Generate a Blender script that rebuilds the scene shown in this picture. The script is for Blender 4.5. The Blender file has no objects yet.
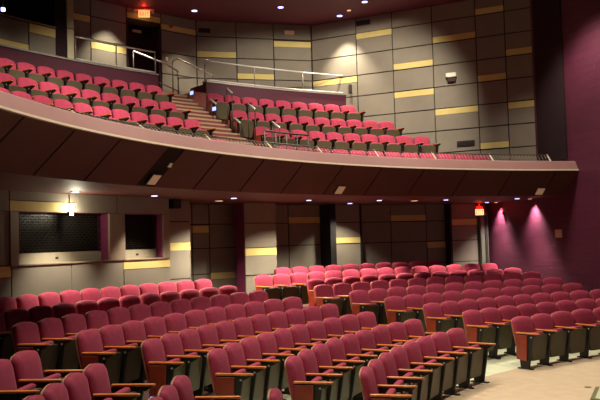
import bpy, bmesh, math, random
from mathutils import Matrix, Vector
random.seed(7)
rad, cos, sin, PI = math.radians, math.cos, math.sin, math.pi
scene = bpy.context.scene
C = scene.collection
EYE = 2.3                      # camera height above the orchestra floor
CX, CY = 10.28, 6.64           # centre that the seat rows curve around

# ------------------------------------------------------------------ camera
cam_data = bpy.data.cameras.new('camera'); cam = bpy.data.objects.new('camera', cam_data); C.objects.link(cam)
r_ = Vector((0.99960, 0.001432, -0.028249)); u_ = Vector((0.028285, -0.050606, 0.998318)); f_ = Vector((0, 0.998718, 0.050626))
cam.matrix_world = Matrix(((r_.x, u_.x, -f_.x, 0), (r_.y, u_.y, -f_.y, 0), (r_.z, u_.z, -f_.z, EYE), (0, 0, 0, 1)))
cam_data.sensor_width = 36; cam_data.lens = 798.3 / 600 * 36; cam_data.clip_end = 200
scene.camera = cam
# ------------------------------------------------------------------ world, exposure
w = bpy.data.worlds.new('world'); scene.world = w; w.use_nodes = True
w.node_tree.nodes['Background'].inputs[0].default_value = (0.9, 0.75, 0.8, 1)
w.node_tree.nodes['Background'].inputs[1].default_value = 0.03
scene.view_settings.view_transform = 'Standard'; scene.view_settings.look = 'None'
scene.view_settings.exposure = 0.0; scene.view_settings.gamma = 1
scene.cycles.use_denoising = True
scene.cycles.max_bounces = 6
scene.cycles.sample_clamp_indirect = 4

def pol(R, th, z=0.0):          # polar about the seating centre; z measured from eye height
    t = rad(th); return Vector((CX + R*cos(t), CY + R*sin(t), z + EYE))

# house lights: big fixtures on the high ceiling above the orchestra (out of frame)
def house_light(R, th, z, power, aim, size=100, col=(1, .87, .70)):
    l = bpy.data.lights.new('house_light', 'SPOT'); l.energy = power; l.color = col
    l.spot_size = rad(size); l.spot_blend = .6; l.shadow_soft_size = .18
    o = bpy.data.objects.new('house_light', l); C.objects.link(o)
    p = pol(R, th, z); o.location = p
    o.rotation_euler = (aim - p).to_track_quat('-Z', 'Y').to_euler()
    return o
HOUSE = [
 (12.9, 173, 6.0, 900, pol(12.7, 173, -1), 120), (12.9, 157, 6.0, 900, pol(12.7, 157, -1), 120),
 (12.9, 141, 6.0, 900, pol(12.7, 141, -1), 120), (12.9, 125, 6.0, 900, pol(12.7, 125, -1), 120), (12.9, 110, 6.0, 700, pol(12.6, 110, -1), 120),
 (8.2, 172, 7.5, 900, pol(9.0, 172, -2.3), 60), (8.2, 150, 7.5, 1200, pol(8.6, 150, -2.3), 60), (8.2, 125, 7.5, 1200, pol(8.6, 125, -2.3), 60),
 (12.85, 158, 7.0, 2500, pol(18, 154, 2.0), 62), (12.85, 140, 7.0, 2500, pol(18, 140, 2.0), 64), (12.85, 121, 7.0, 3200, pol(18.5, 119, 3.0), 74),
]
for h in HOUSE: house_light(*h)

# ------------------------------------------------------------------ materials
def mat(name, col, rough=.7, var=.12, scale=8, bump=0.0, bscale=60, metal=0, spec=.4, emit=None, estr=0):
    m = bpy.data.materials.new(name); m.use_nodes = True
    nt = m.node_tree; b = nt.nodes['Principled BSDF']
    b.inputs['Roughness'].default_value = rough; b.inputs['Metallic'].default_value = metal
    b.inputs['Specular IOR Level'].default_value = spec
    tc = nt.nodes.new('ShaderNodeTexCoord')
    n = nt.nodes.new('ShaderNodeTexNoise'); n.inputs['Scale'].default_value = scale; n.inputs['Detail'].default_value = 4
    nt.links.new(tc.outputs['Object'], n.inputs['Vector'])
    r = nt.nodes.new('ShaderNodeMapRange'); r.inputs['To Min'].default_value = 1-var; r.inputs['To Max'].default_value = 1+var
    r.inputs['From Min'].default_value = .3; r.inputs['From Max'].default_value = .7
    nt.links.new(n.outputs['Fac'], r.inputs['Value'])
    mx = nt.nodes.new('ShaderNodeVectorMath'); mx.operation = 'SCALE'; mx.inputs[0].default_value = col[:3]
    nt.links.new(r.outputs['Result'], mx.inputs['Scale']); nt.links.new(mx.outputs[0], b.inputs['Base Color'])
    if bump:
        n2 = nt.nodes.new('ShaderNodeTexNoise'); n2.inputs['Scale'].default_value = bscale
        nt.links.new(tc.outputs['Object'], n2.inputs['Vector'])
        bp = nt.nodes.new('ShaderNodeBump'); bp.inputs['Strength'].default_value = bump; bp.inputs['Distance'].default_value = .01
        nt.links.new(n2.outputs['Fac'], bp.inputs['Height']); nt.links.new(bp.outputs['Normal'], b.inputs['Normal'])
    if emit:
        b.inputs['Emission Color'].default_value = (*emit, 1); b.inputs['Emission Strength'].default_value = estr
    return m
def wood(name, c1, c2, rough=.35):
    m = bpy.data.materials.new(name); m.use_nodes = True; nt = m.node_tree; b = nt.nodes['Principled BSDF']
    tc = nt.nodes.new('ShaderNodeTexCoord'); mp = nt.nodes.new('ShaderNodeMapping'); mp.inputs['Scale'].default_value = (3, 30, 3)
    n = nt.nodes.new('ShaderNodeTexNoise'); n.inputs['Scale'].default_value = 3; n.inputs['Detail'].default_value = 6
    cr = nt.nodes.new('ShaderNodeValToRGB'); cr.color_ramp.elements[0].color = (*c1, 1); cr.color_ramp.elements[1].color = (*c2, 1)
    cr.color_ramp.elements[0].position = .35; cr.color_ramp.elements[1].position = .65
    nt.links.new(tc.outputs['Object'], mp.inputs[0]); nt.links.new(mp.outputs[0], n.inputs['Vector'])
    nt.links.new(n.outputs['Fac'], cr.inputs[0]); nt.links.new(cr.outputs[0], b.inputs['Base Color'])
    b.inputs['Roughness'].default_value = rough
    return m
def brickmat(name, col, dark):
    m = bpy.data.materials.new(name); m.use_nodes = True; nt = m.node_tree; b = nt.nodes['Principled BSDF']
    g = nt.nodes.new('ShaderNodeTexCoord'); sx = nt.nodes.new('ShaderNodeSeparateXYZ'); cb = nt.nodes.new('ShaderNodeCombineXYZ')
    nt.links.new(g.outputs['Object'], sx.inputs[0]); nt.links.new(sx.outputs['Y'], cb.inputs['X']); nt.links.new(sx.outputs['Z'], cb.inputs['Y'])
    br = nt.nodes.new('ShaderNodeTexBrick'); br.inputs['Scale'].default_value = 1
    br.inputs['Brick Width'].default_value = .4; br.inputs['Row Height'].default_value = .2; br.inputs['Mortar Size'].default_value = .008
    br.inputs['Color1'].default_value = (*col, 1); br.inputs['Color2'].default_value = (*[c*.85 for c in col], 1); br.inputs['Mortar'].default_value = (*dark, 1)
    nt.links.new(cb.outputs[0], br.inputs['Vector']); nt.links.new(br.outputs['Color'], b.inputs['Base Color'])
    bp = nt.nodes.new('ShaderNodeBump'); bp.inputs['Strength'].default_value = .5; bp.inputs['Distance'].default_value = .01; bp.invert = True
    nt.links.new(br.outputs['Fac'], bp.inputs['Height']); nt.links.new(bp.outputs['Normal'], b.inputs['Normal'])
    b.inputs['Roughness'].default_value = .55
    return m
M = dict(
 fabric=mat('red_fabric', (.335, .036, .078), .85, .10, 14, .25, 300, spec=.2),
 rim=wood('seat_back_wood', (.30, .12, .05), (.42, .18, .07), .5),
 pan=mat('olive_plastic', (.068, .055, .028), .45, .08, 6),
 arm=wood('oak_arm', (.54, .14, .022), (.70, .24, .04), .35),
 panel_wood=wood('cherry_panel', (.20, .024, .011), (.28, .038, .016), .35),
 steel=mat('black_steel', (.012, .011, .011), .5, .05),
 cap=mat('grey_cap', (.45, .43, .38), .4, .02),
 taupe=mat('taupe_panel', (.205, .186, .148), .9, .05, 3, .15, 200, spec=.2),
 yellow=mat('yellow_panel', (.56, .47, .18), .8, .05, 4, .1, 200, spec=.2),
 gap=mat('panel_gap', (.03, .022, .018), .9, .1),
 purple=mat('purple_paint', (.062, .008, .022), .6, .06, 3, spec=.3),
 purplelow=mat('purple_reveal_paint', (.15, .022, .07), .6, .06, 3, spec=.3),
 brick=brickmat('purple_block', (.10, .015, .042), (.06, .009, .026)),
 pink=mat('mauve_paint', (.29, .145, .135), .6, .05, 2),
 cream=mat('cream_trim', (.62, .52, .38), .5, .05),
 under=mat('brown_soffit', (.088, .035, .026), .6, .08, 2),
 undergap=mat('soffit_gap', (.02, .012, .01), .9, .05),
 soffit=mat('maroon_soffit', (.10, .030, .028), .6, .06, 2),
 ceil=mat('maroon_ceiling', (.12, .030, .055), .6, .08, 1),
 black=mat('black_paint', (.008, .007, .008), .9, .1),
 darkpanel=mat('near_black_panel', (.018, .006, .010), .95, .15, 2),
 tan=mat('tan_carpet', (.52, .41, .28), .9, .06, 5, .3, 250, spec=.1),
 sage=mat('pale_green_floor', (.62, .66, .46), .6, .06, 3),
 carpet=mat('low_bounce_floor', (.10, .045, .04), .95, .1, 10),  # upper floor darkened on purpose so it bounces less light
 step=mat('stair_carpet', (.22, .06, .055), .9, .1, 10),
 nose=mat('tan_nosing', (.42, .30, .19), .6, .05),
 chrome=mat('brushed_metal', (.62, .60, .57), .35, .03, metal=.35),
 railgrey=mat('rail_grey', (.30, .27, .24), .4, .05, metal=.6),
 darkrail=mat('dark_rail', (.065, .050, .040), .45, .05, metal=.3),
 white=mat('white_plastic', (.8, .76, .62), .4, .02),
 tanplate=mat('tan_plate', (.75, .52, .34), .5, .03),
 grille=mat('dark_grille', (.03, .022, .02), .6, .1),
 shutter=mat('shutter_metal', (.022, .019, .014), .4, .05, metal=.3),
 shutbar=mat('shutter_bar', (.30, .27, .20), .5, .05),
 post=mat('beige_post', (.22, .175, .125), .6, .04),
 glow=mat('lamp_lens', (.9, .9, 1), .5, 0, emit=(.42, .40, 1.0), estr=4.2),
 fixglow=mat('fixture_lens', (.7, .5, .3), .5, 0, emit=(1, .66, .38), estr=.12),
 warmglow=mat('warm_lens', (.9, .6, .4), .5, 0, emit=(1, .55, .3), estr=.9),
 blueglow=mat('blue_lens', (.5, .6, 1), .5, 0, emit=(.35, .45, 1.0), estr=1.6),
 bulb=mat('bulb_glass', (1, .95, .8), .4, 0, emit=(1, .93, .75), estr=5),
 colm=mat('column_paint', (.46, .42, .27), .6, .03),
 doorpaint=mat('grey_green_door', (.12, .13, .10), .45, .05),
 exitred=mat('exit_letters', (.9, .1, .05), .5, 0, emit=(1, .05, .02), estr=2.5),
 exitface=mat('exit_face', (.9, .5, .2), .5, 0, emit=(1, .42, .14), estr=1.3),
 exitwarm=mat('exit_face_warm', (.9, .7, .4), .5, 0, emit=(1, .66, .28), estr=1.6),
 redhouse=mat('red_housing', (.8, .03, .02), .5, 0, emit=(1, .02, .01), estr=.5),
 redlens=mat('red_lens', (.6, .05, .04), .4, 0),
 matgreen=mat('mat_green', (.42, .46, .30), .8, .05, 20), matedge=mat('mat_border', (.13, .12, .05), .8, .05),
)

fb_ = M['fabric'].node_tree.nodes['Principled BSDF']
fb_.inputs['Sheen Weight'].default_value = .12; fb_.inputs['Sheen Roughness'].default_value = .5; fb_.inputs['Sheen Tint'].default_value = (1, .45, .6, 1)
# ------------------------------------------------------------------ mesh helpers
class MB:
    def __init__(s): s.bm = bmesh.new()
    def hexa(s, p, mi=0):       # 8 points: bottom 4 ccw, top 4 ccw
        v = [s.bm.verts.new(q) for q in p]
        for f in ((3,2,1,0),(4,5,6,7),(0,1,5,4),(1,2,6,5),(2,3,7,6),(3,0,4,7)):
            s.bm.faces.new([v[i] for i in f]).material_index = mi
    def box(s, x0, x1, y0, y1, z0, z1, mi=0):
        s.hexa([(x0,y0,z0),(x1,y0,z0),(x1,y1,z0),(x0,y1,z0),(x0,y0,z1),(x1,y0,z1),(x1,y1,z1),(x0,y1,z1)], mi)
    def sweep(s, prof, a0, a1, step=1.0, mi=0):   # closed (R, z) profile swept round the centre
        n = max(1, int(math.ceil(abs(a1-a0)/step))); rings = []
        for i in range(n+1):
            a = a0 + (a1-a0)*i/n; rings.append([s.bm.verts.new(pol(R, a, z)) for R, z in prof])
        k = len(prof)
        for i in range(n):
            for j in range(k):
                s.bm.faces.new((rings[i][j], rings[i][(j+1) % k], rings[i+1][(j+1) % k], rings[i+1][j])).material_index = mi
        s.bm.faces.new(rings[0]).material_index = mi; s.bm.faces.new(rings[-1][::-1]).material_index = mi
    def ring(s, R0, R1, z0, z1, a0, a1, step=1.0, mi=0): s.sweep([(R0,z0),(R1,z0),(R1,z1),(R0,z1)], a0, a1, step, mi)
    def tube(s, pts, r, seg=8, mi=0):
        pts = [Vector(p) for p in pts]; rings = []; ref = None
        for i, p in enumerate(pts):
            d = (pts[min(i+1, len(pts)-1)] - pts[max(i-1, 0)]).normalized()
            if ref is None: ref = Vector((0, 0, 1)) if abs(d.z) < .9 else Vector((1, 0, 0))
            a = d.cross(ref).normalized(); b = d.cross(a).normalized(); ref = -b if False else ref
            rings.append([s.bm.verts.new(p + a*r*cos(2*PI*k/seg) + b*r*sin(2*PI*k/seg)) for k in range(seg)])
        for i in range(len(rings)-1):
            for k in range(seg):
                f = s.bm.faces.new((rings[i][k], rings[i][(k+1) % seg], rings[i+1][(k+1) % seg], rings[i+1][k])); f.material_index = mi; f.smooth = True
        s.bm.faces.new(rings[0]).material_index = mi; s.bm.faces.new(rings[-1][::-1]).material_index = mi
    def disc(s, c, r, h, seg=20, mi=0):     # short upright cylinder hanging down from c
        c = Vector(c); s.tube([c, c - Vector((0, 0, h))], r, seg, mi)
    def prism(s, outline, t, place, mi=0):
        a = [s.bm.verts.new(place(x, y, 0)) for x, y in outline]; b = [s.bm.verts.new(place(x, y, t)) for x, y in outline]
        s.bm.faces.new(a[::-1]).material_index = mi; s.bm.faces.new(b).material_index = mi
        for i in range(len(a)):
            j = (i+1) % len(a); s.bm.faces.new((a[i], a[j], b[j], b[i])).material_index = mi
    def build(s, name, mats, parent=None, bevel=0, loc=None):
        if loc is not None: bmesh.ops.translate(s.bm, verts=s.bm.verts, vec=-Vector(loc))
        bmesh.ops.recalc_face_normals(s.bm, faces=s.bm.faces)
        me = bpy.data.meshes.new(name); s.bm.to_mesh(me); s.bm.free()
        for m in (mats if isinstance(mats, (list, tuple)) else [mats]): me.materials.append(M[m])
        o = bpy.data.objects.new(name, me); C.objects.link(o)
        if loc is not None and parent is None: o.location = loc
        if parent: o.parent = parent
        if bevel:
            bv = o.modifiers.new('bevel', 'BEVEL'); bv.width = bevel; bv.segments = 2; bv.limit_method = 'ANGLE'
        return o
def empty(name, loc, rz=0, label=None, cat=None, group=None, kind=None):
    o = bpy.data.objects.new(name, None); C.objects.link(o); o.location = loc; o.rotation_euler = (0, 0, rz); o.empty_display_size = .1
    return tag(o, label, cat, group, kind)
def tag(o, label=None, cat=None, group=None, kind=None):
    for k, v in (('label', label), ('category', cat), ('group', group), ('kind', kind)):
        if v: o[k] = v
    return o
def struct(o, label=None, cat=None): return tag(o, label, cat, None, 'structure')
def thing1(mb, name, mats, loc, label, cat, group=None, bevel=0):
    return tag(mb.build(name, mats, None, bevel, loc), label, cat, group)
def copy_tree(o, parent=None):
    c = o.copy(); C.objects.link(c)
    if parent: c.parent = parent
    for ch in list(o.children): copy_tree(ch, c)
    return c

# ------------------------------------------------------------------ floors
RK = [9.87, 10.77, 11.68, 12.58, 13.49, 14.39, 15.30, 16.21, 17.11]
ZK = [-1.445, -1.359, -1.265, -1.164, -1.064, -.962, -.884, -.765, -.662]     # seat-back tops
SEAT_H = .855
def floor_z(R):
    if R <= RK[0]: return ZK[0]-SEAT_H
    for i in range(len(RK)-1):
        if R <= RK[i+1]: return ZK[i]-SEAT_H + (ZK[i+1]-ZK[i])*(R-RK[i])/(RK[i+1]-RK[i])
    return ZK[-1]-SEAT_H
mb = MB()
prof = [(9.8, -2.3)] + [(R, floor_z(R)) for R in RK] + [(19.2, floor_z(17.2)), (19.2, -2.6), (9.8, -2.6)]
mb.sweep([p for p in prof[:-2] if p[0] < 12.2] + [(12.2, floor_z(12.2)), (12.2, -2.6), (9.8, -2.6)], 101, 200, 1.5, 0)
mb.sweep([(12.2, floor_z(12.2))] + [p for p in prof[:-1] if p[0] > 12.2] + [(12.2, -2.6)], 101, 200, 1.5, 2)
pts = [pol(9.8, a, -2.3) for a in range(60, 291, 3)]
a = [mb.bm.verts.new(p) for p in pts]; b = [mb.bm.verts.new(p - Vector((0, 0, .3))) for p in pts]
mb.bm.faces.new(a).material_index = 1; mb.bm.faces.new(b[::-1]).material_index = 1
for i in range(len(a)):
    j = (i+1) % len(a); mb.bm.faces.new((a[i], a[j], b[j], b[i])).material_index = 1
struct(mb.build('floor', ['sage', 'tan', 'carpet']), 'tan carpet at the front and pale green raked floor under the seats', 'floor')

# balcony platforms: one step per row, a stair with half steps in the aisle, cross aisle behind
BR = [15.97, 17.0, 18.06, 19.12]; BZ = [2.23, 2.81, 3.375, 3.98]
BF = [z - SEAT_H for z in BZ]
CROSS = 4.1
A0, A1 = 103.2, 176
mb = MB()
def platform(a0, a1):
    p = [(14.60, 1.08), (14.22, 1.34), (14.22, BF[0])]
    for k in range(3): p += [(BR[k]+.12, BF[k]), (BR[k]+.12, BF[k+1])]
    p += [(BR[3]+.16, BF[3]), (BR[3]+.16, BF[3]+.3), (19.72, BF[3]+.3), (19.72, CROSS), (22.4, CROSS), (22.4, 1.08)]
    mb.sweep(p, a0, a1, 1.5, 0)
mb.sweep([(14.60, 1.08), (14.22, 1.34), (14.22, BF[0]), (22.4, BF[0]), (22.4, 1.08)], A0, 131.55, 1.5, 0)
for k, (r0, r1, zz, e) in enumerate(((BR[0]+.12, BR[1]+.12, BF[1], 112.2), (BR[1]+.12, BR[2]+.12, BF[2], 114.2), (BR[2]+.12, BR[3]+.16, BF[3], 115.7), (BR[3]+.16, 19.72, BF[3]+.3, 115.7), (19.72, 22.4, CROSS, 115.7))):
    mb.ring(r0, r1+.001, BF[0]-.01, zz, e, 131.55, 1.5); platform(137.4, A1)
prof = [(14.60, 1.08), (14.22, 1.34), (14.22, BF[0]), (15.58, BF[0])]
R, z = 15.58, BF[0]; edges = []
while z < CROSS - .07:
    z2 = min(z + .14625, CROSS); prof += [(R, z2)]; edges.append((R, z2)); R += .2575; prof += [(R, z2)]; z = z2
prof += [(22.4, CROSS), (22.4, 1.08)]
mb.sweep(prof, 131.55, 137.4, 1.5, 0)
fb = struct(mb.build('floor_balcony', ['step']), 'stepped maroon carpeted balcony floor with a stair aisle', 'floor')
for R, z in edges:
    mb = MB(); mb.ring(R-.015, R+.06, z+.002, z+.014, 131.7, 137.3, 1.5); mb.ring(R-.015, R, z-.03, z+.014, 131.7, 137.3, 1.5)
    mb.build('stair_nosing', 'nose', fb)

# ------------------------------------------------------------------ balcony front and underside
mb = MB(); mb.sweep([(13.76, 1.59), (13.86, 1.79), (13.89, 1.81), (14.22, 1.81), (14.22, 1.42), (13.95, 1.58)], A0, A1, 1)
struct(mb.build('wall_balcony_front', 'pink'), 'curved mauve balcony front ledge', 'balcony front')
mb = MB(); mb.sweep([(13.735, 1.56), (13.745, 1.592), (13.80, 1.592), (13.80, 1.56)], A0, A1, 1)
struct(mb.build('trim_1', 'cream'), 'thin cream trim line along the bottom of the balcony front', 'trim')
mb = MB()
mb.sweep([(13.80, 1.572), (14.47, .99), (16.0, .99), (18.9, .99), (18.9, 1.078), (14.58, 1.078), (14.2, 1.35), (13.95, 1.575)], A0, A1, 1, 0)
cu = struct(mb.build('ceiling_under_balcony', ['undergap']), 'underside of the balcony with sloped brown panels and maroon soffit', 'ceiling')
mb = MB(); mb.ring(14.475, 18.5, .975, .99, A0, A1, 1); mb.build('flat_soffit', 'soffit', cu)
ang = [106.2, 111.5, 117, 122.4, 127.7, 132.6, 137.6, 142.4, 147.6, 151.9, 153.6, 158.9, 163.6, 168.5, 173.5]
for k in range(len(ang)-1):
    if ang[k] == 151.9: continue
    g = .09
    mb = MB(); mb.sweep([(13.79, 1.56), (14.458, .977), (14.475, .99), (13.81, 1.575)], ang[k]+g, ang[k+1]-g, 1); mb.build('sloped_panel', 'under', cu)
mb = MB(); mb.sweep([(13.79, 1.56), (14.458, .977), (14.475, .99), (13.81, 1.575)], A0, ang[0]-.09, 1); mb.build('sloped_panel', 'under', cu)

# ------------------------------------------------------------------ walls
def flat_wall(name, p0, p1, z0, z1, thick, m, label, cat='wall'):
    """vertical slab whose visible face runs p0->p1; thickness goes away from the camera side"""
    p0, p1 = Vector((*p0, 0)), Vector((*p1, 0)); d = (p1-p0).normalized(); n = Vector((-d.y, d.x, 0))
    mid = (p0+p1)/2
    if n.dot(mid) < 0: n = -n
    mb = MB(); q = [p0, p1, p1+n*thick, p0+n*thick]
    mb.hexa([v + Vector((0, 0, z0+EYE)) for v in q] + [v + Vector((0, 0, z1+EYE)) for v in q])
    o = struct(mb.build(name, m), label, cat)
    L = (p1-p0).length
    def place(s, off, z): v = p0 + d*s - n*off; return Vector((v.x, v.y, z+EYE))
    return o, L, place
def slab(place, s0, s1, z0, z1, t0, t1):
    mb = MB(); mb.hexa([place(s0,t0,z0), place(s1,t0,z0), place(s1,t1,z0), place(s0,t1,z0), place(s0,t0,z1), place(s1,t0,z1), place(s1,t1,z1), place(s0,t1,z1)])
    return mb
LV = [1.13, 1.77, 2.41, 3.05, 3.69, 4.33, 4.97, 5.61, 6.25, 6.74]
def grid(o, place, cols, yellows, levels=LV, g=.016):
    """fabric panels between the columns and levels; yellows = {column: [(z0, z1), ...]}"""
    for c in range(len(cols)-1):
        s0, s1 = cols[c]+g, cols[c+1]-g
        ys = sorted(yellows.get(c, []))
        for z0, z1 in ys: slab(place, s0, s1, z0, z1, 0, .034).build('yellow_panel', 'yellow', o)
        for i in range(len(levels)-1):
            a, b = levels[i]+g, levels[i+1]-g
            for y0, y1 in ys:
                if y0 < b and y1 > a:
                    if y0-a < b-y1: a = y1+.008
                    else: b = y0-.008
            if b-a > .03: slab(place, s0, s1, a, b, 0, .03).build('fabric_panel', 'taupe', o)

# upper right wall
o, L, pl = flat_wall('wall_upper_right', (.50, 24.80), (6.62, 21.74), 1.1, 6.74, .25, 'gap', 'upper right wall of taupe fabric panels with yellow strips')
def S(x): return (x-.50)/cos(rad(26.586))
cols = [.02, S(1.86), S(2.90), S(4.0), S(5.14), S(5.87), L]
grid(o, pl, cols, {0: [(4.78, 4.95)], 1: [(6.08, 6.25)], 2: [(4.99, 5.16), (4.14, 4.31)], 3: [(5.63, 5.80), (3.51, 3.68)],
                   4: [(6.27, 6.43), (4.35, 4.52), (2.43, 2.60)], 5: [(4.99, 5.16), (3.50, 3.67)]})
PLR = pl
# upper back wall
o, L, pl = flat_wall('wall_upper_rear', (-3.02, 23.85), (.50, 24.80), 3.9, 6.74, .25, 'gap', 'dim upper rear wall of taupe panels')
PLB = pl; k = L/3.52
grid(o, pl, [.02, 1.2*k, 2.33*k, L-.02], {0: [(5.62, 5.80)], 1: [(4.98, 5.15)], 2: [(6.02, 6.20)]})
# facet by the stair door
o, L, pl = flat_wall('wall_upper_corner', (-3.93, 23.01), (-3.02, 23.85), 3.9, 6.74, .25, 'gap', 'narrow spotlit wall facet right of the upper door')
PLC = pl; grid(o, pl, [.0, L], {0: [(6.27, 6.43)]})
# door recess
o, L, pl = flat_wall('wall_upper_door', (-5.05, 22.66), (-4.18, 23.40), 3.9, 6.74, .2, 'black', 'dark recess around the upper exit door')
o2, L2, pl2 = flat_wall('trim_2', (-4.77, 22.28), (-3.93, 23.01), 6.36, 6.74, .3, 'gap', 'header over the upper exit door', 'trim')
slab(pl2, .02, L2-.02, 6.44, 6.60, 0, .03).build('yellow_panel', 'yellow', o2); slab(pl2, .02, L2-.02, 6.62, 6.73, 0, .03).build('fabric_panel', 'taupe', o2)
for x, y, nm in ((-4.77, 22.28, 'left'), (-3.93, 23.01, 'right')):
    d = Vector((-.66, .75, 0))
    n = Vector((.05, .045, 0)); p = Vector((x, y, 0))
    mb = MB(); q = [p-n, p+n, p+n+d*.55, p-n+d*.55]; mb.hexa([v+Vector((0, 0, 3.9+EYE)) for v in q]+[v+Vector((0, 0, 6.74+EYE)) for v in q])
    struct(mb.build('wall_door_'+nm, 'darkpanel'))
dr = struct(slab(pl, .08, L-.08, CROSS+.01, 6.2, .01, .05).build('door_1', 'darkpanel'), 'dark door under the upper exit sign', 'door')
slab(pl, .16, .24, CROSS+.95, CROSS+1.05, .05, .09).build('door_handle', 'railgrey', dr)
# upper left wall
o, L, pl = flat_wall('wall_upper_left', (-6.60, 20.30), (-4.77, 22.28), 3.9, 6.74, .25, 'gap', 'upper left wall of taupe panels with yellow strips')
q = lambda x: (x+6.60)/1.83*L
PLL = pl; grid(o, pl, [.02, q(-5.57), L-.02], {0: [(6.07, 6.24)], 1: [(5.37, 5.55)]})
# booth at the far left: half wall of panels with a dark opening above
mb = MB(); mb.ring(19.85, 20.05, 3.9, 5.13, 143.3, 158, 1); bo = struct(mb.build('wall_booth', 'gap'), 'control booth half wall with taupe and yellow panels', 'wall')
for a0, a1, ys in ((143.34, 145.40, (4.90, 5.10)), (145.48, 150, (4.42, 4.60)), (150.08, 154, None)):
    rows = [(4.42, 5.10)]
    if ys:
        mb = MB(); mb.ring(19.815, 19.85, ys[0], ys[1], a0, a1, 1); mb.build('yellow_panel', 'yellow', bo)
        rows = [(4.42, ys[0]-.012)] if ys[0] > 4.6 else [(ys[1]+.012, 5.10)]
    for z0, z1 in rows:
        mb = MB(); mb.ring(19.82, 19.85, z0, z1, a0, a1, 1); mb.build('fabric_panel', 'taupe', bo)
mb = MB(); mb.ring(19.80, 20.1, 5.13, 5.16, 143.3, 158, 1); mb.build('booth_ledge', 'post', bo)
mb = MB(); mb.ring(22.0, 22.2, 3.9, 6.74, 141.9, 162, 2); mb.ring(20.1, 22.2, 6.70, 6.735, 143.3, 162, 2); struct(mb.build('wall_booth_back', 'black'), 'black back wall of the control booth', 'wall')
mb = MB(); mb.ring(19.85, 21.6, 3.9, 6.74, 142.42, 143.28, .5); struct(mb.build('wall_booth_side', 'darkpanel'), 'dark side wall of the control booth', 'wall')
mb = MB(); mb.ring(19.80, 20.0, 4.42, 5.19, 141.88, 142.42, .5); mb.ring(19.80, 20.0, 5.21, 6.74, 141.88, 142.42, .5); mb.ring(19.83, 20.0, 4.4, 6.74, 141.9, 142.40, .5, 1)
thing1(mb, 'column', ['colm', 'gap'], pol(19.9, 142.15, 4.1), 'slim beige floor to ceiling column beside the control booth', 'column')
# purple parapet behind the balcony rows
for nm, a0, a1 in (('left', 134.8, 166), ('right', 115.6, 130.35)):
    mb = MB(); mb.ring(19.70, 19.86, 3.0, 4.40, a0, a1, 1, 0); mb.ring(19.67, 19.89, 4.40, 4.44, a0, a1, 1, 1)
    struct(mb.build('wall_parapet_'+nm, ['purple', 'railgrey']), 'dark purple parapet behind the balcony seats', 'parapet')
mb = MB(); mb.ring(19.86, 20.5, 3.0, 4.36, 130.0, 130.35, 1); struct(mb.build('wall_parapet_end', 'purple'))

# ceilings
mb = MB(); mb.sweep([(16.0, 6.74), (27, 6.74), (27, 6.95), (16.0, 6.95)], 90, 190, 3)
struct(mb.build('ceiling', 'ceil'), 'dark maroon ceiling above the balcony', 'ceiling')
mb = MB(); mb.sweep([(16.0, 6.80), (16.2, 6.80), (16.2, 9.0), (16.0, 9.0)], 90, 190, 3)
struct(mb.build('wall_ceiling_step', 'ceil'))
mb = MB(); mb.sweep([(0.5, 8.8), (16.1, 8.8), (16.1, 9.0), (.5, 9.0)], 80, 210, 3)
struct(mb.build('ceiling_main', 'black'))

# purple side wall on the right
W0, W1 = Vector((5.55, 25.03)), Vector((9.9, 10.08))
o, L, pl = flat_wall('wall_right', W0, W1, -2.6, 9.0, .35, 'brick', 'purple painted block side wall')
PLW = pl
def along(x, y): return (Vector((x, y))-W0).length
# thin near-black slab where the side wall meets the panels upstairs
slab(pl, along(6.56, 21.6), along(6.90, 20.4), 1.9, 6.74, 0, .05).build('dark_wall_strip', 'darkpanel', o)

# lower rear wall, radius 18.4
mb = MB(); mb.ring(18.4, 18.65, -1.7, 1.05, 104.0, 140.2, 1); lw = struct(mb.build('wall_rear', 'gap'), 'lower rear wall of taupe panels under the balcony', 'wall')
def arc_panels(o, R, a0, a1, zs, ys, t=.03, g=.05):
    for z0, z1 in ys:
        mb = MB(); mb.ring(R-t-.004, R, z0, z1, a0+g, a1-g, 1); mb.build('yellow_panel', 'yellow', o)
    for i in range(len(zs)-1):
        a, b = zs[i]+.012, zs[i+1]-.012
        for y0, y1 in ys:
            if y0 < b and y1 > a:
                if y0-a < b-y1: a = y1+.008
                else: b = y0-.008
        if b-a > .03:
            mb = MB(); mb.ring(R-t, R, a, b, a0+g, a1-g, 1); mb.build('fabric_panel', 'taupe', o)
ZL = [-1.45, -.77, -.13, .47, .975]
for a0, a1, ys in ((104.5, 105.4, []), (105.45, 108.6, [(.33, .51)]), (108.85, 110.85, [(-.33, -.15)]), (110.85, 114.6, [(.49, .66)]), (114.6, 118.3, []),
                   (122.0, 125.3, [(.47, .64)]), (125.3, 128.5, []), (128.5, 130.7, []), (130.7, 133.2, [(-.91, -.75)]), (133.2, 134.85, [(.26, .44)]), (134.85, 138, []), (138, 140.2, [])):
    arc_panels(lw, 18.4, a0, a1, ZL, ys)
def pier(R0, R1, a0, a1, label, name, ys, side='purple', zs=ZL):
    mb = MB(); mb.ring(R0, R1, -1.62, .985, a0, a1, 1)
    o = struct(mb.build(name, side), label, 'pier')
    arc_panels(o, R0, a0, a1, zs, ys, .03, .02)
    return o
pier(18.15, 18.4, 118.36, 121.28, 'bright taupe pier on the lower rear wall', 'wall_pier_bright', [(-.11, .05)])
mb = MB(); mb.ring(17.9, 18.4, -1.62, .985, 121.36, 121.95, 1); struct(mb.build('wall_black_strip', 'black'))  # narrow black upright strip left of the bright pier
mb = MB(); mb.ring(18.1, 18.4, -1.62, .985, 108.62, 108.84, 1); struct(mb.build('wall_black_strip_right', 'darkpanel'))  # thin near-black upright strip between two panel columns
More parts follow.
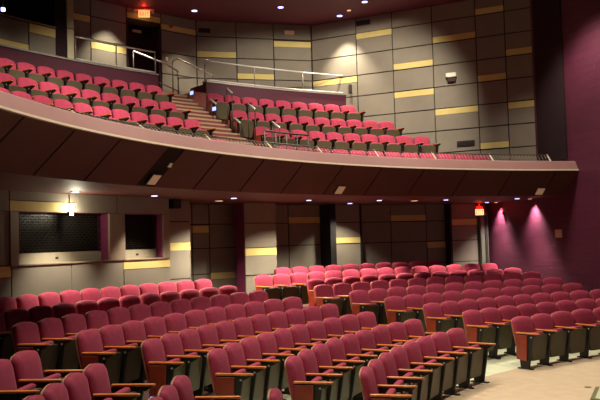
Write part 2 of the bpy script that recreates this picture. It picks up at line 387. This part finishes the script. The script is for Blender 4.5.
mb = MB(); mb.ring(18.1, 18.4, -1.62, .985, 118.2, 118.36, 1); struct(mb.build('wall_black_strip_middle', 'black'))  # thin black upright strip along the bright pier's right edge
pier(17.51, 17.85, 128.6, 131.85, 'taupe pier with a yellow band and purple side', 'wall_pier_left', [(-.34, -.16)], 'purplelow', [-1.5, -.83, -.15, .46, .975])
pier(17.03, 18.4, 138.62, 141.2, 'taupe pier right of the service windows', 'wall_pier_corner', [(-.14, .03)], 'gap', [-1.45, -.77, -.13, .49, .975])
# grey door frame column at the right end
mb = MB(); mb.ring(18.2, 18.4, -1.62, .7, 104.62, 105.38, 1); dd = struct(mb.build('door_2', 'doorpaint'), 'grey door and frame at the right end of the rear wall', 'door')
mb = MB(); mb.ring(18.17, 18.2, -1.5, .62, 104.75, 104.98, 1); mb.build('door_edge', 'grille', dd)

# service window wall, radius 16.5
RW = 16.5
mb = MB()
for a0, a1, z0, z1 in ((142.25, 142.9, -1.7, .985), (142.9, 146.6, -1.7, -.29), (142.9, 146.6, .62, .985), (146.6, 148.0, -1.7, .985), (148.0, 155.8, -1.7, -.29),
                       (148.0, 155.8, .62, .985), (155.8, 170, -1.7, .985)):
    mb.ring(RW, RW+.38, z0, z1, a0, a1, .9)
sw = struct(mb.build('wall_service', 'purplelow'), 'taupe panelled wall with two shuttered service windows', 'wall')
for a0, a1, z0, z1, m in ((151.0, 156.4, .63, .80, 'yellow'), (156.4, 170, -.47, -.29, 'yellow'), (142.3, 146.7, -.47, -.29, 'yellow'), 
                          (151.0, 156.4, .815, .97, 'taupe'), (147.3, 150.9, .63, .97, 'taupe'), (142.3, 147.2, .63, .97, 'taupe'), (156.5, 163, .63, .97, 'taupe'),
                          (156.5, 163, -.27, .62, 'taupe'), (146.75, 151.35, -1.2, -.30, 'taupe'), (151.43, 156.3, -1.2, -.30, 'taupe'), (156.4, 161, -1.2, -.485, 'taupe'),
                          (142.3, 146.67, -1.2, -.485, 'taupe')):
    mb = MB(); mb.ring(RW-.03, RW, z0, z1, a0, a1, .9); mb.build('yellow_panel' if m == 'yellow' else 'fabric_panel', m, sw)
for a0, a1 in ((155.8, 156.45), (146.6, 148.0), (142.3, 142.9)):
    mb = MB(); mb.ring(RW-.05, RW, -.28, .62, a0, a1, .9); mb.build('window_post', 'post', sw)
mb = MB(); mb.ring(RW-.045, RW+.35, -.295, -.27, 142.3, 156.5, .9); mb.build('counter_ledge', 'post', sw)
def shutter(name, a0, a1, label):
    mb = MB(); mb.ring(16.68, 16.71, -.28, -.09, a0, a1, .9, 0)
    root = empty(name, pol(16.6, (a0+a1)/2, -.28), 0, label, 'window shutter', 'roll down shutters of the service windows')
    loc = root.location
    mb.build('bottom_bar', 'shutbar', root, 0, loc)
    mb = MB(); n = 15; h = .70/n
    for i in range(n+1):
        z = -.085 + h*i; mb.ring(16.686, 16.698, z, z+.010, a0, a1, .9)
        if i < n:
            c = int((a1-a0)/.38)
            for j in range(c):
                a = a0 + (j + (.5 if i % 2 else 0) + .1)*(a1-a0)/c; mb.ring(16.686, 16.698, z, z+h, a, a+.06, 1)
    mb.build('grille', 'shutter', root, 0, loc)
    mb = MB(); mb.ring(16.675, 16.68, -.21, -.17, (a0+a1)/2-.12, (a0+a1)/2+.12, 1); mb.build('lock', 'grille', root, 0, loc)
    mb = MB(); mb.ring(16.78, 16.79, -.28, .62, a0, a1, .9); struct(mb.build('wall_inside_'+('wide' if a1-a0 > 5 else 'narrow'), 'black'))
shutter('window_shutter', 148.05, 155.75, 'wide dark grille shutter in the left service window')
shutter('window_shutter', 142.95, 146.55, 'narrow dark grille shutter in the right service window')

# ------------------------------------------------------------------ seats
def back_outline(w, h0, h1, r=.085, arch=.022, n=7):
    """front view outline: flat bottom, rounded top corners, gently arched top"""
    pts = [(-w/2*.94, h0), (w/2*.94, h0)]
    hx, zc = w/2, h1-r-arch
    pts.append((hx, (h0+zc)/2))
    for i in range(n+1):
        a = PI/2*i/n; pts.append((hx-r + r*cos(a), zc + r*sin(a)))
    for i in range(1, 6):
        t = i/6; x = (hx-r)*(1-2*t); pts.append((x, zc + r + arch*(1-(2*t-1)**2)))
    for i in range(n+1):
        a = PI/2 + PI/2*i/n; pts.append((-hx+r + r*cos(a), zc + r*sin(a)))
    pts.append((-hx, (h0+zc)/2))
    return pts
def recline(h):  return .115 - .19*(h-.42)          # front plane of the back at height h
def make_back():
    ol = back_outline(.51, .40, .862)
    bm = bmesh.new(); cy, cz = 0, .62
    rings = []
    for sc_, dx in ((1, -.035), (1, .0), (.985, .014), (.90, .030), (.6, .042), (.25, .046)):
        rings.append([bm.verts.new((recline(cz+(z-cz)*sc_)+dx-.046, (y-cy)*sc_, cz+(z-cz)*sc_)) for y, z in ol])
    for a, b in zip(rings, rings[1:]):
        for i in range(len(ol)):
            j = (i+1) % len(ol); f = bm.faces.new((a[i], a[j], b[j], b[i])); f.smooth = True
    bm.faces.new(rings[0][::-1]); f = bm.faces.new(rings[-1]); f.smooth = True
    m = MB(); m.bm.free(); m.bm = bm; return m
def make_shell():
    ol = back_outline(.512, .36, .860); m = MB()
    m.prism(ol, .022, lambda y, z, t: (recline(z)-.046-.035-.022+t, y, z)); return m
def make_cushion():
    m = MB(); m.hexa([(.165,-.20,.24),(.245,-.20,.22),(.245,.20,.22),(.165,.20,.24),(.20,-.215,.60),(.29,-.215,.60),(.29,.215,.60),(.20,.215,.60)]); return m
def make_pan():
    ol = [(-.165, .125), (.165, .125), (.19, .14), (.235, .42), (.235, .515), (.20, .552), (.10, .568), (-.10, .568), (-.20, .552), (-.235, .515), (-.235, .42), (-.19, .14)]
    m = MB(); m.prism(ol, .045, lambda y, z, t: (.255+.10*(z-.125)+t, y, z)); return m
def make_arm(y):
    ol = [(.06, -.028), (.44, -.032), (.50, -.026), (.525, 0), (.50, .026), (.44, .032), (.06, .028)]
    m = MB(); m.prism([(x, yy+y) for x, yy in ol], .024, lambda x, yy, t: (x, yy, .594+t)); return m
def make_leg(y):
    m = MB(); m.hexa([(.14,y-.02,.0),(.30,y-.02,.0),(.30,y+.02,.0),(.14,y+.02,.0),(.08,y-.02,.58),(.40,y-.02,.58),(.40,y+.02,.58),(.08,y+.02,.58)])
    m.box(.08, .38, y-.03, y+.03, -.03, .02); m.hexa([(.10,y-.026,.53),(.42,y-.026,.545),(.42,y+.026,.545),(.10,y+.026,.53),(.07,y-.026,.594),(.505,y-.026,.594),(.505,y+.026,.594),(.07,y+.026,.594)]); return m
def make_cap(y):
    m = MB(); m.tube([(.372, y-.028, .545), (.372, y+.028, .545)], .013, 8); return m
def make_panel(y):
    s = 1 if y > 0 else -1
    m = MB(); m.hexa([(.08,y+s*.02,.16),(.28,y+s*.02,.14),(.28,y+s*.045,.14),(.08,y+s*.045,.16),(.08,y+s*.02,.578),(.30,y+s*.02,.578),(.30,y+s*.045,.578),(.08,y+s*.045,.578)]); return m
def proto_seat(extra):
    r = empty('theater_seat', (0, 0, 0))
    h = -.274
    make_back().build('backrest', 'fabric', r); make_shell().build('back_shell', 'rim', r, .006)
    make_cushion().build('seat_cushion', 'fabric', r, .03); make_pan().build('seat_pan', 'pan', r, .012)
    make_arm(h).build('armrest', 'arm', r, .008); lg = make_leg(h).build('leg', 'steel', r, .006); make_cap(h).build('hinge_cap', 'cap', lg)
    if extra == 'first': make_panel(h).build('end_panel', 'panel_wood', r, .004)
    if extra == 'last':
        make_arm(-h).build('armrest', 'arm', r, .008); make_leg(-h).build('leg', 'steel', r, .006); make_panel(-h).build('end_panel', 'panel_wood', r, .004)
    return r
# local +x is the way the sitter faces, local +y is the side nearer the camera's left
PROTO = {}
def seat(kind, R, th, z, label, group, sp=.56):
    if kind not in PROTO: PROTO[kind] = o = proto_seat(kind)
    else: o = copy_tree(PROTO[kind])
    o.location = pol(R, th, z-SEAT_H)
    o.scale = (1, sp/.56, 1); o.rotation_euler = (0, 0, rad(th+180)); tag(o, label, 'seat', group)
    return o
ORD = ['first', 'second', 'third', 'fourth', 'fifth', 'sixth', 'seventh', 'eighth', 'ninth', 'tenth', 'eleventh', 'twelfth', 'thirteenth', 'fourteenth', 'fifteenth']
def row(R, z, a0, sp, n, label, group, before=0, after=0, end='both', count='right'):
    """n seats; before/after add seats past the ends of the measured run; th falls to the right"""
    da = math.degrees(sp/R); out = []
    tot = n+before+after
    for i in range(tot):
        th = a0 - (i-before)*da
        # +y local = tangential; facing centre, local +y points to smaller theta? resolved below
        kind = 'mid'
        if i == 0 and end in ('both', 'left'): kind = 'first'
        if i == tot-1 and end in ('both', 'right'): kind = 'last'
        idx = tot-1-i if count == 'right' else i
        out.append(seat(kind, R, th, z, label % ORD[idx], group, sp))
    return out
RN = ['front', 'second', 'third', 'fourth', 'fifth', 'sixth', 'seventh', 'eighth', 'last']
LEFT = [('A', 166.01, .5644, 8, 0), ('B', 164.90, .5444, 9, 0), ('C', 165.42, .5342, 10, 0), ('D', 164.85, .5202, 11, 0),
        ('E', 164.63, .5587, 11, 0), ('F', 164.73, .5477, 12, 0), ('G', 160.72, .5426, 11, 2), ('H', 157.84, .5093, 11, 2)]
for k, (nm, a0, sp, n, bf) in enumerate(LEFT):
    row(RK[k], ZK[k], a0, sp, n, 'maroon tip-up seat, %s from the centre aisle, ' + RN[k] + ' row of the left floor block',
        'seats in the ' + RN[k] + ' row of the left floor block', bf, 0, 'both' if bf == 0 else 'right', 'right')
RIGHT = [(130.70, .5881, 4, 1), (131.88, .5420, 7, 2), (131.92, .5288, 10, 0), (132.22, .5748, 10, 0), (132.44, .5733, 11, 0),
         (133.07, .5703, 12, 0), (130.64, .5526, 12, 0), (133.54, .5459, 14, 0), (128.93, .5405, 10, 0)]
for k, (a0, sp, n, af) in enumerate(RIGHT):
    row(RK[k], ZK[k], a0, sp, n, 'maroon tip-up seat, %s from the centre aisle, ' + RN[k] + ' row of the right floor block',
        'seats in the ' + RN[k] + ' row of the right floor block', 0, af, 'both' if k > 1 else 'left', 'left')
SIDE = [(10.57, ZK[1], 176.0, .54, 1, 'second'), (11.50, ZK[2], 174.75, .53, 3, 'third'), (12.40, ZK[3], 174.0, .545, 4, 'fourth'), (13.25, ZK[4], 172.8, .60, 2, 'fifth')]
for R, z, a0, sp, n, rn in SIDE:        # seats left of the left aisle, counted from that aisle
    da = math.degrees(sp/R)
    for i in range(n):
        seat('last' if i == 0 else 'mid', R, a0+i*da, z, 'maroon seat left of the left aisle, %s from that aisle, %s row back' % (ORD[i], rn),
             'seats in the ' + rn + ' row of the side block', sp*.96)
BN = ['front', 'second', 'third', 'back']
BL = [(138.7, .55, 1, 5), (155.26, .5062, 11, 1), (151.64, .5503, 9, 1), (148.80, .5148, 9, 1)]
for k, (a0, sp, n, bf) in enumerate(BL):
    row(BR[k], BZ[k], a0, sp, n, 'balcony seat, %s left of the stair, ' + BN[k] + ' balcony row', 'balcony seats left of the stair, ' + BN[k] + ' row', bf, 0, 'right', 'right')
BRt = [(131.4, .556, 12), (130.98, .569, 10), (130.73, .5406, 10), (130.7, .559, 9)]
for k, (a0, sp, n) in enumerate(BRt):
    row(BR[k], BZ[k], a0, sp, n, 'balcony seat, %s right of the stair, ' + BN[k] + ' balcony row', 'balcony seats right of the stair, ' + BN[k] + ' row', 0, 0, 'both', 'left')

# ------------------------------------------------------------------ railings
# leaning rail on the balcony front
rt = empty('balcony_front_railing', pol(14.1, 134, 1.82), 0, 'low slanted metal railing running along the whole balcony front', 'railing')
loc = rt.location
posts = [168.6, 161.7, 154.8, 147.4, 140.3, 134.2, 127.2, 120.1, 113.1, 106.2]
def railz(a): return 1.895 + (min(max(165-a, 0), 45))*.0021
mb = MB(); mb.tube([pol(14.17, a, railz(a)) for a in [168.6 - i*62.4/60 for i in range(61)]], .014, 6); mb.build('top_rail', 'darkrail', rt, 0, loc)
for a in posts:
    mb = MB(); p, q = pol(14.03, a, 1.80), pol(14.19, a, railz(a)); t = Vector((cos(rad(a+90)), sin(rad(a+90)), 0))*.018; u = Vector((0, 0, .025))
    mb.hexa([p-t, p+t, q+t, q-t, p-t+u, p+t+u, q+t+u, q-t+u]); mb.build('bracket', 'cream', rt, 0, loc)
for a, b in zip(posts, posts[1:]):
    mb = MB(); n = 18
    for i in range(1, n):
        c = a + (b-a)*i/n; mb.tube([pol(14.05, c, 1.82), pol(14.165, c, railz(c)-.005)], .007, 4)
    mb.tube([pol(14.06, a + (b-a)*i/6, 1.83) for i in range(7)], .008, 4)
    mb.build('slat_infill', 'railgrey', rt, 0, loc)
# rails on the parapets
for nm, a0, a1, lab in (('l', 134.9, 141.8, 'two-bar metal guard rail on the purple parapet left of the stair'), ('r', 115.9, 130.3, 'two-bar metal guard rail on the purple parapet right of the stair')):
    r = empty('parapet_railing', pol(19.78, (a0+a1)/2, 4.44), 0, lab, 'railing', 'guard rails on the parapets'); loc = r.location
    n = int((a1-a0)*1.2)
    mb = MB(); mb.tube([pol(19.78, a0+(a1-a0)*i/n, 5.02) for i in range(n+1)], .022, 8); mb.build('top_rail', 'chrome', r, 0, loc)
    mb = MB(); mb.tube([pol(19.78, a0+(a1-a0)*i/n, 4.49) for i in range(n+1)], .02, 8); mb.build('bottom_rail', 'chrome', r, 0, loc)
    m = max(2, round((a1-a0)/4.4))
    for i in range(m+1):
        a = a0+(a1-a0)*i/m; mb = MB(); mb.tube([pol(19.78, a, 4.44), pol(19.78, a, 5.02)], .018, 8); mb.build('rail_post', 'railgrey', r, 0, loc)
# stair hand rails up to the cross aisle
def handrail(pts, posts, label, extra=None):
    loc = pol(*posts[0]); r = empty('stair_handrail', loc, 0, label, 'handrail', 'hand rails of the balcony stair')
    mb = MB(); mb.tube([pol(*p) for p in pts], .024, 8); mb.build('grip', 'chrome', r, 0, loc)
    for i, b in enumerate(posts):
        t = pts[0] if i == 0 else pts[-1]
        mb = MB(); mb.tube([pol(*b), pol(*t)], .017, 8); mb.build('rail_post', 'darkrail', r, 0, loc)
    if extra:
        mb = MB(); mb.tube([pol(*p) for p in extra], .016, 8); mb.build('lower_bar', 'darkrail', r, 0, loc)
handrail([(20.9, 134.7, 5.28), (20.3, 132.9, 4.9), (20.1, 132.2, 4.69)], [(20.9, 134.7, 4.1), (20.1, 132.2, 3.7)], 'sloping metal hand rail on the left side of the stair top',
         [(20.9, 134.5, 4.7), (20.1, 132.2, 4.15)])
handrail([(20.75, 131.5, 5.12), (20.6, 131.3, 5.18), (20.3, 130.6, 4.98), (20.1, 129.0, 4.70)], [(20.75, 131.5, 4.1), (20.1, 129.0, 4.1)], 'curved metal hand rail on the right side of the stair top',
         [(20.7, 131.2, 4.65), (20.2, 130.0, 4.62)])
for nm, a, b, lab in (('1', (17.98, 132.05, 3.88), (17.78, 132.05, 3.74), 'tall hand rail beside the end seat of the third balcony row'),
                      ('2', (18.72, 132.05, 3.72), (18.46, 132.05, 3.57), 'short hand rail beside the end seat of the back balcony row'),
                      ('3', (17.70, 132.05, 3.09), (17.48, 132.05, 2.95), 'short hand rail between the second and third balcony rows'),
                      ('4', (17.14, 132.05, 3.37), (16.88, 132.05, 3.21), 'tall hand rail beside the end seat of the second balcony row'),
                      ('5', (16.25, 132.05, 2.81), (16.0, 132.05, 2.65), 'tall hand rail beside the end seat of the front balcony row')):
    def gz(R):
        z = BF[0]
        for e, zz in edges:
            if R >= e: z = zz
        return z
    loc = pol(b[0], 132.05, gz(b[0])); r = empty('row_handrail', loc, 0, lab, 'handrail', 'hand rails at the row ends beside the stair')
    A, B = pol(a[0], 132.05, a[2]), pol(b[0], 132.05, b[2])
    mb = MB(); mb.tube([A, B, B - Vector((0, 0, .06))], .026, 8); mb.build('grip', 'chrome', r, 0, loc)
    for P, R in ((A, a[0]), (B, b[0])):
        mb = MB(); mb.tube([P, Vector((P.x, P.y, gz(R)+EYE))], .014, 8); mb.build('rail_post', 'darkrail', r, 0, loc)
r = empty('landing_guard', pol(14.6, 136.2, BF[0]), 0, 'dark pipe guard rail at the foot of the balcony stair', 'railing'); loc = r.location
for z in (2.27, 2.03):
    mb = MB(); mb.tube([pol(14.6, 133.6+i*1.02, z) for i in range(6)], .02, 8); mb.build('rail', 'darkrail', r, 0, loc)
for a in (133.6, 134.9, 136.15, 137.4, 138.7):
    mb = MB(); mb.tube([pol(14.6, a, BF[0]), pol(14.6, a, 2.27)], .014, 8); mb.build('rail_post', 'darkrail', r, 0, loc)

# ------------------------------------------------------------------ lamps
def downlight(R, th, z, label, power, cone=75, rlens=.062, lens='glow', group='recessed lights under the balcony', col=(1, .86, .66), name='recessed_light', blend=.7):
    p = pol(R, th, z); r = empty(name, p, 0, label, 'ceiling light', group)
    mb = MB()
    for k in range(20):
        a, b = 2*PI*k/20, 2*PI*(k+1)/20; ri, ro = rlens, rlens+.03
        q = [(ri*cos(a), ri*sin(a)), (ro*cos(a), ro*sin(a)), (ro*cos(b), ro*sin(b)), (ri*cos(b), ri*sin(b))]
        mb.hexa([(x, y, -.012) for x, y in q] + [(x, y, 0) for x, y in q])
    mb.build('trim_ring', 'darkrail', r)
    mb = MB(); mb.disc((0, 0, .0), rlens, .022, 20); mb.build('lens', lens, r)
    power *= 5 if z < 2 else 2.2
    if power:
        l = bpy.data.lights.new('lamp', 'SPOT'); l.energy = power; l.color = col; l.spot_size = rad(cone); l.spot_blend = blend; l.shadow_soft_size = .05
        o = bpy.data.objects.new('lamp', l); C.objects.link(o); o.parent = r; o.location = (0, 0, -.04)
    return r
US = .974
for R, th, pw, cone, lab in ((16.0, 152.7, 95, 84, 'recessed light above the wide service window'), (16.0, 145.3, 95, 84, 'recessed light above the narrow service window'),
                       (15.9, 137.5, 190, 128, 'recessed light left of the purple-sided pier'), (16.1, 128.7, 200, 132, 'recessed light in front of the purple-sided pier'),
                       (15.95, 121.2, 120, 64, 'recessed light over the eighth floor row, near the bright pier'), (15.8, 114.0, 120, 64, 'recessed light midway between bright pier and lower exit sign')):
    downlight(R, th, US, lab, pw, cone)
downlight(17.35, 121.0, US, 'recessed light that lights the bright pier', 75, 115)
downlight(15.5, 106.6, US, 'rightmost recessed light under the balcony by the purple wall', 90, 75)
downlight(17.4, 106.05, US, 'recessed light beside the lower exit sign', 60, 75, .055)
for x, y, lab in ((5.80, 23.62, 'small wall washer shining down the purple wall, nearer the exit sign'), (6.31, 21.89, 'small wall washer shining down the purple wall, farther from the exit sign')):
    downlight(math.hypot(x-CX, y-CY), math.degrees(math.atan2(y-CY, x-CX)), US, lab, 110, 92, .05, 'warmglow', 'wall washers beside the purple wall', (1, .80, .74), blend=1)
for R, th, lab in ((16.85, 136.1, 'dim warm round light left of the purple-sided pier'), (16.16, 116.7, 'small dim warm light in the soffit right of the bright pier')):
    downlight(R, th, US, lab, 0, 75, .085, 'warmglow', 'dim warm lights under the balcony')
for p, pw, lab, cone in (((-2.9, 22.8), 160, 'ceiling light over the stair top', 80), ((-.4, 22.7), 60, 'ceiling light over the middle of the upper rear wall', 60), ((1.35, 23.75), 480, 'ceiling light near the upper corner of the panel wall', 80),
                   ((2.0, 22.4), 170, 'frontmost ceiling light at the top centre', 70), ((-4.75, 21.35), 300, 'ceiling light at the top left near the exit sign', 80)):
    R = math.hypot(p[0]-CX, p[1]-CY); th = math.degrees(math.atan2(p[1]-CY, p[0]-CX))
    downlight(R, th, 6.738, lab, pw, cone, .08, 'glow', 'recessed lights in the upper ceiling')
downlight(math.hypot(1.6-CX, 23.2-CY), math.degrees(math.atan2(23.2-CY, 1.6-CX)), 6.738, 'small tan disc with a faint warm glow between two bright upper ceiling lights', 0, 60, .06, 'warmglow', 'recessed lights in the upper ceiling')  # small ceiling disc; its warm glow comes only from the emissive material
# booth lamp
mb = MB(); mb.tube([(0, 0, 0), (0, 0, -.07)], .05, 12); o = mb.build('booth_lamp', 'glow'); o.location = pol(20.4, 146.15, 5.50)
tag(o, 'small bright lamp in the dark control booth opening', 'lamp')
mb = MB(); mb.tube([(0, 0, 0), (0, 0, 1.2)], .012, 8); mb.build('lamp_cord', 'steel', o)

# bare lamp on the header over the wide service window
o = empty('wall_lamp', pol(16.44, 151.55, .60), rad(151.55+180), 'bright bare lamp on the header above the wide service window', 'wall lamp')
mb = MB(); mb.box(-.03, 0, -.03, .03, .0, .05); mb.tube([(-.015, 0, .05), (-.015, 0, .34)], .006, 6); mb.build('bracket', 'steel', o)
mb = MB(); mb.tube([(.03, 0, -.03), (.03, 0, .05)], .032, 12); mb.build('bulb', 'bulb', o)
l = bpy.data.lights.new('bulb_light', 'POINT'); l.energy = 24; l.color = (1, .9, .66); l.shadow_soft_size = .03
b_ = bpy.data.objects.new('bulb_light', l); C.objects.link(b_); b_.parent = o; b_.location = (.14, 0, .05)
# tan box fixtures on the sloped underside
def soffit_box(R, z, th, s, label, m='fixglow'):
    p = pol(R, th, z); o = empty('soffit_fixture', p, rad(th+180), label, 'light fixture', 'tan fixtures on the sloped balcony underside')
    # face tilted along the slope: local x towards centre, rising
    sl = math.atan2(.56, .57)
    def T(u, v, n): return (u*cos(sl)+n*sin(sl), v, u*sin(sl)-n*cos(sl))
    mb = MB(); mb.hexa([T(-s,-s,-.02),T(s,-s,-.02),T(s,s,-.02),T(-s,s,-.02),T(-s,-s,.02),T(s,-s,.02),T(s,s,.02),T(-s,s,.02)]); mb.build('housing', 'darkrail', o)
    mb = MB(); k = s*.85; mb.hexa([T(-k,-k,.02),T(k,-k,.02),T(k,k,.02),T(-k,k,.02),T(-k,-k,.03),T(k,-k,.03),T(k,k,.03),T(-k,k,.03)]); mb.build('diffuser', m, o)
soffit_box(14.31, 1.09, 152.6, .12, 'tan square fixture in the dark slot under the left balcony')
soffit_box(14.10, 1.33, 151.9, .05, 'small tan fixture higher in the dark slot under the left balcony')
soffit_box(14.31, 1.09, 131.1, .12, 'tan square fixture under the middle of the balcony')
soffit_box(14.31, 1.09, 106.9, .12, 'tan square fixture under the right end of the balcony')

# ------------------------------------------------------------------ exit signs
LET = {'E': [(0,0,.25,1),(0,0,1,.2),(0,.4,.85,.6),(0,.8,1,1)], 'I': [(.35,0,.65,1)], 'T': [(.36,0,.64,1),(0,.8,1,1)]}
def exit_sign(p, rz, label, W_, H_, face, top):
    r = empty('exit_sign', p, rz, label, 'exit sign')
    mb = MB(); mb.box(-.03, .03, -W_/2, W_/2, 0, H_); mb.build('housing', 'redhouse' if top else 'exitface', r, .006)
    mb = MB(); mb.box(-.034, -.03, -W_/2+.01, W_/2-.01, .01, H_-.01); mb.build('face', face, r)
    for i, ch in enumerate('EXIT'):
        cw = W_*.17; y0 = W_/2 - W_*.10 - i*W_*.215
        mb = MB()
        if ch == 'X':
            for s in (1, -1):
                za, zb = H_*.2, H_*.8
                a, b = (y0, y0-cw) if s == 1 else (y0-cw, y0); t = cw*.14
                mb.hexa([(-.038,a-t,za),(-.034,a-t,za),(-.034,a+t,za),(-.038,a+t,za),(-.038,b-t,zb),(-.034,b-t,zb),(-.034,b+t,zb),(-.038,b+t,zb)])
        else:
            for x0, zz0, x1, zz1 in LET[ch]: mb.box(-.038, -.034, y0-cw*x1, y0-cw*x0, H_*(.2+.6*zz0), H_*(.2+.6*zz1))
        mb.build('letter', 'exitred', r)
    l = bpy.data.lights.new('sign_glow', 'POINT'); l.energy = 2.6; l.color = (1, .03, .02); l.shadow_soft_size = .05
    o = bpy.data.objects.new('sign_glow', l); C.objects.link(o); o.parent = r; o.location = (-.14, 0, H_+.06)
    return r
# local -x faces the viewer
p = pol(21.45, 132.75, 6.46); exit_sign(p, math.atan2(p.y, p.x), 'glowing red exit sign above the dark upper door at top left', .32, .19, 'exitface', False)
mb = MB()
for s in (-1, 1): mb.tube([(0, s*.24, .16), (-.06, s*.24, .13)], .045, 10)
mb.box(-.02, .04, -.28, .28, .20, .23)
o = mb.build('emergency_light', 'tanplate'); o.location = p; o.rotation_euler = (0, 0, math.atan2(p.y, p.x)); tag(o, 'pair of small emergency lamp heads on the upper exit sign', 'emergency light')
p = pol(17.95, 105.9, .60); exit_sign(p, math.atan2(p.y, p.x), 'glowing exit sign under the balcony at the right end of the rear wall', .26, .19, 'exitwarm', True)
mb = MB(); mb.box(-.03, .03, -.09, .09, 0, .08); mb.box(-.01, .01, -.01, .01, .08, .185)  # emissive box added to draw the red glow over the sign
o = mb.build('sign_halo_box', 'redhouse'); o.location = p + Vector((0, 0, .192)); o.rotation_euler = (0, 0, math.atan2(p.y, p.x)); tag(o, 'red glowing box standing in for the glow above the lower exit sign', 'glow box')

# ------------------------------------------------------------------ small things on the walls
def s_on(pl_p0, x):  return None
def wallbox(pl, s, z, wd, ht, dp, m, name, label, cat, off=.03, bevel=.004, parts=None):
    c = pl(s, off, z); mb = slab(pl, s-wd/2, s+wd/2, z-ht/2, z+ht/2, off, off+dp)
    return tag(mb.build(name, m, None, bevel, c), label, cat)
def sR(x): return (x-.50)/cos(rad(26.586))
def vent(pl, s, z, wd, ht, label):
    c = pl(s, .03, z); r = empty('air_vent', c, 0, label, 'air vent', 'dark air vents on the upper walls')
    mb = slab(pl, s-wd/2, s+wd/2, z-ht/2, z+ht/2, .03, .045); mb.build('frame', 'grille', r, 0, c)
    mb = MB()
    for i in range(5):
        z0 = z-ht/2+ht*(i+.5)/5.0; b = slab(pl, s-wd*.45, s+wd*.45, z0-.006, z0+.006, .045, .055)
        me = bpy.data.meshes.new('t'); b.bm.to_mesh(me); b.bm.free(); mb.bm.from_mesh(me); bpy.data.meshes.remove(me)
    mb.build('louvers', 'darkpanel', r, 0, c)
vent(PLR, sR(2.09), 6.55, .46, .15, 'dark air vent at the top of the panel wall near the corner')
vent(PLR, sR(4.78), 2.62, .52, .17, 'dark brown air vent low on the right panel wall')
vent(PLB, .27, 6.43, .36, .13, 'dark air vent at the top of the dim rear wall')
s = sR(4.49)
c = PLR(s, .03, 4.5); r = empty('wall_speaker', c, 0, 'small white and dark unit mounted on the right panel wall', 'wall unit')
slab(PLR, s-.15, s+.15, 4.55, 4.68, .03, .17).build('white_cover', 'white', r, .02, c)
slab(PLR, s-.12, s+.12, 4.42, 4.55, .03, .13).build('dark_base', 'grille', r, .02, c)
wallbox(PLB, 2.92, 6.47, .3, .12, .06, 'tanplate', 'wall_sconce', 'tan rectangular fixture high on the dim rear wall', 'wall light')
wallbox(PLC, .16, 5.41, .07, .10, .02, 'white', 'light_switch', 'white switch plate on the wall right of the upper door', 'switch')
wallbox(PLC, .33, 6.40, .10, .08, .06, 'redlens', 'fire_alarm', 'small red fire alarm above the stair handrail', 'fire alarm')
wallbox(PLW, along(6.75, 20.91), -.01, .28, .21, .03, 'tanplate', 'wall_plate', 'tan square plate on the purple side wall', 'wall plate', 0)
wallbox(PLW, along(5.99, 23.51), .64, .09, .09, .07, 'redlens', 'wall_alarm', 'small dark red alarm on the purple wall by the lower exit', 'fire alarm', 0)
wallbox(PLR, sR(1.66), 4.58, .08, .26, .07, 'grille', 'wall_phone', 'small dark box at the corner end of the parapet rail', 'wall box')
mb = MB(); mb.box(-.03, .03, -.14, .14, -.04, .04); o = mb.build('door_sign', 'tanplate', None, .004)
o.location = PLL(0, 0, 0) if False else Vector((-4.62, 22.98, 6.28+EYE-.06)); o.rotation_euler = (0, 0, rad(100+30)); tag(o, 'small tan plate above the upper door', 'door plate')
# small speaker hanging on the pier right of the service windows
mb = MB(); mb.box(-.09, .09, -.11, .11, 0, .2); o = mb.build('loudspeaker', 'steel', None, .01); o.location = pol(16.86, 140.5, .77); o.rotation_euler = (0, 0, rad(140.5)); tag(o, 'small black loudspeaker at the top of the pier beside the service windows', 'speaker')
mb = MB(); mb.tube([(0, 0, .2), (0, 0, .215)], .02, 8); mb.build('mounting_stub', 'steel', o)
mb = MB(); mb.tube([(.0, 0, 0), (-.03, 0, 0)], .04, 12); o = mb.build('rear_alarm', 'redlens'); o.location = pol(18.37, 131.4, .6); o.rotation_euler = (0, 0, rad(131.4)); tag(o, 'small round red alarm in the dark recess left of the pier', 'fire alarm')
# blue aisle lights
def aisle_light(R, th, z, label, k=1):
    if z > 0: k = 1.9
    o = empty('aisle_light', pol(R, th, z), rad(th), label, 'aisle light', 'blue aisle lights')
    mb = MB(); mb.box(-.05*k, .05*k, 0, .03, -.035*k, .035*k); mb.build('housing', 'steel', o); mb = MB(); mb.box(-.04*k, .04*k, .03, .036, -.025*k, .025*k); mb.build('lens', 'blueglow', o)
aisle_light(12.35, 167.05, -1.79, 'blue glowing aisle light low on the end panel of the fourth left row')
aisle_light(18.46, 132.15, 3.43, 'blue glowing aisle light on the stair hand rail, lower of the two')
aisle_light(19.6, 131.85, 4.03, 'blue glowing aisle light at the top of the balcony stair, upper of the two')
# pale mat with a dark border at the bottom right corner
mb = MB(); P = [Vector((3.91, 11.10)), Vector((4.29, 11.93)), Vector((4.75, 11.80)), Vector((5.6, 10.6)), Vector((4.4, 10.2))]
cen = sum(P, Vector((0, 0)))/5
mb.prism([tuple(p) for p in P], .02, lambda x, y, t: (x, y, t))
o = mb.build('floor_mat', 'matedge'); tag(o, 'pale green mat with a dark border at the bottom right corner', 'floor mat')
mb = MB(); mb.prism([tuple(cen+(p-cen)*.9) for p in P], .006, lambda x, y, t: (x, y, t+.02)); mb.build('inner_field', 'matgreen', o)
mb = MB(); mb.tube([(0, 0, 0), (0, 0, .006)], .05, 14); o = mb.build('floor_socket', 'matedge'); o.location = (4.20, 12.0, .0); tag(o, 'small dark round cover set in the tan carpet', 'floor socket')
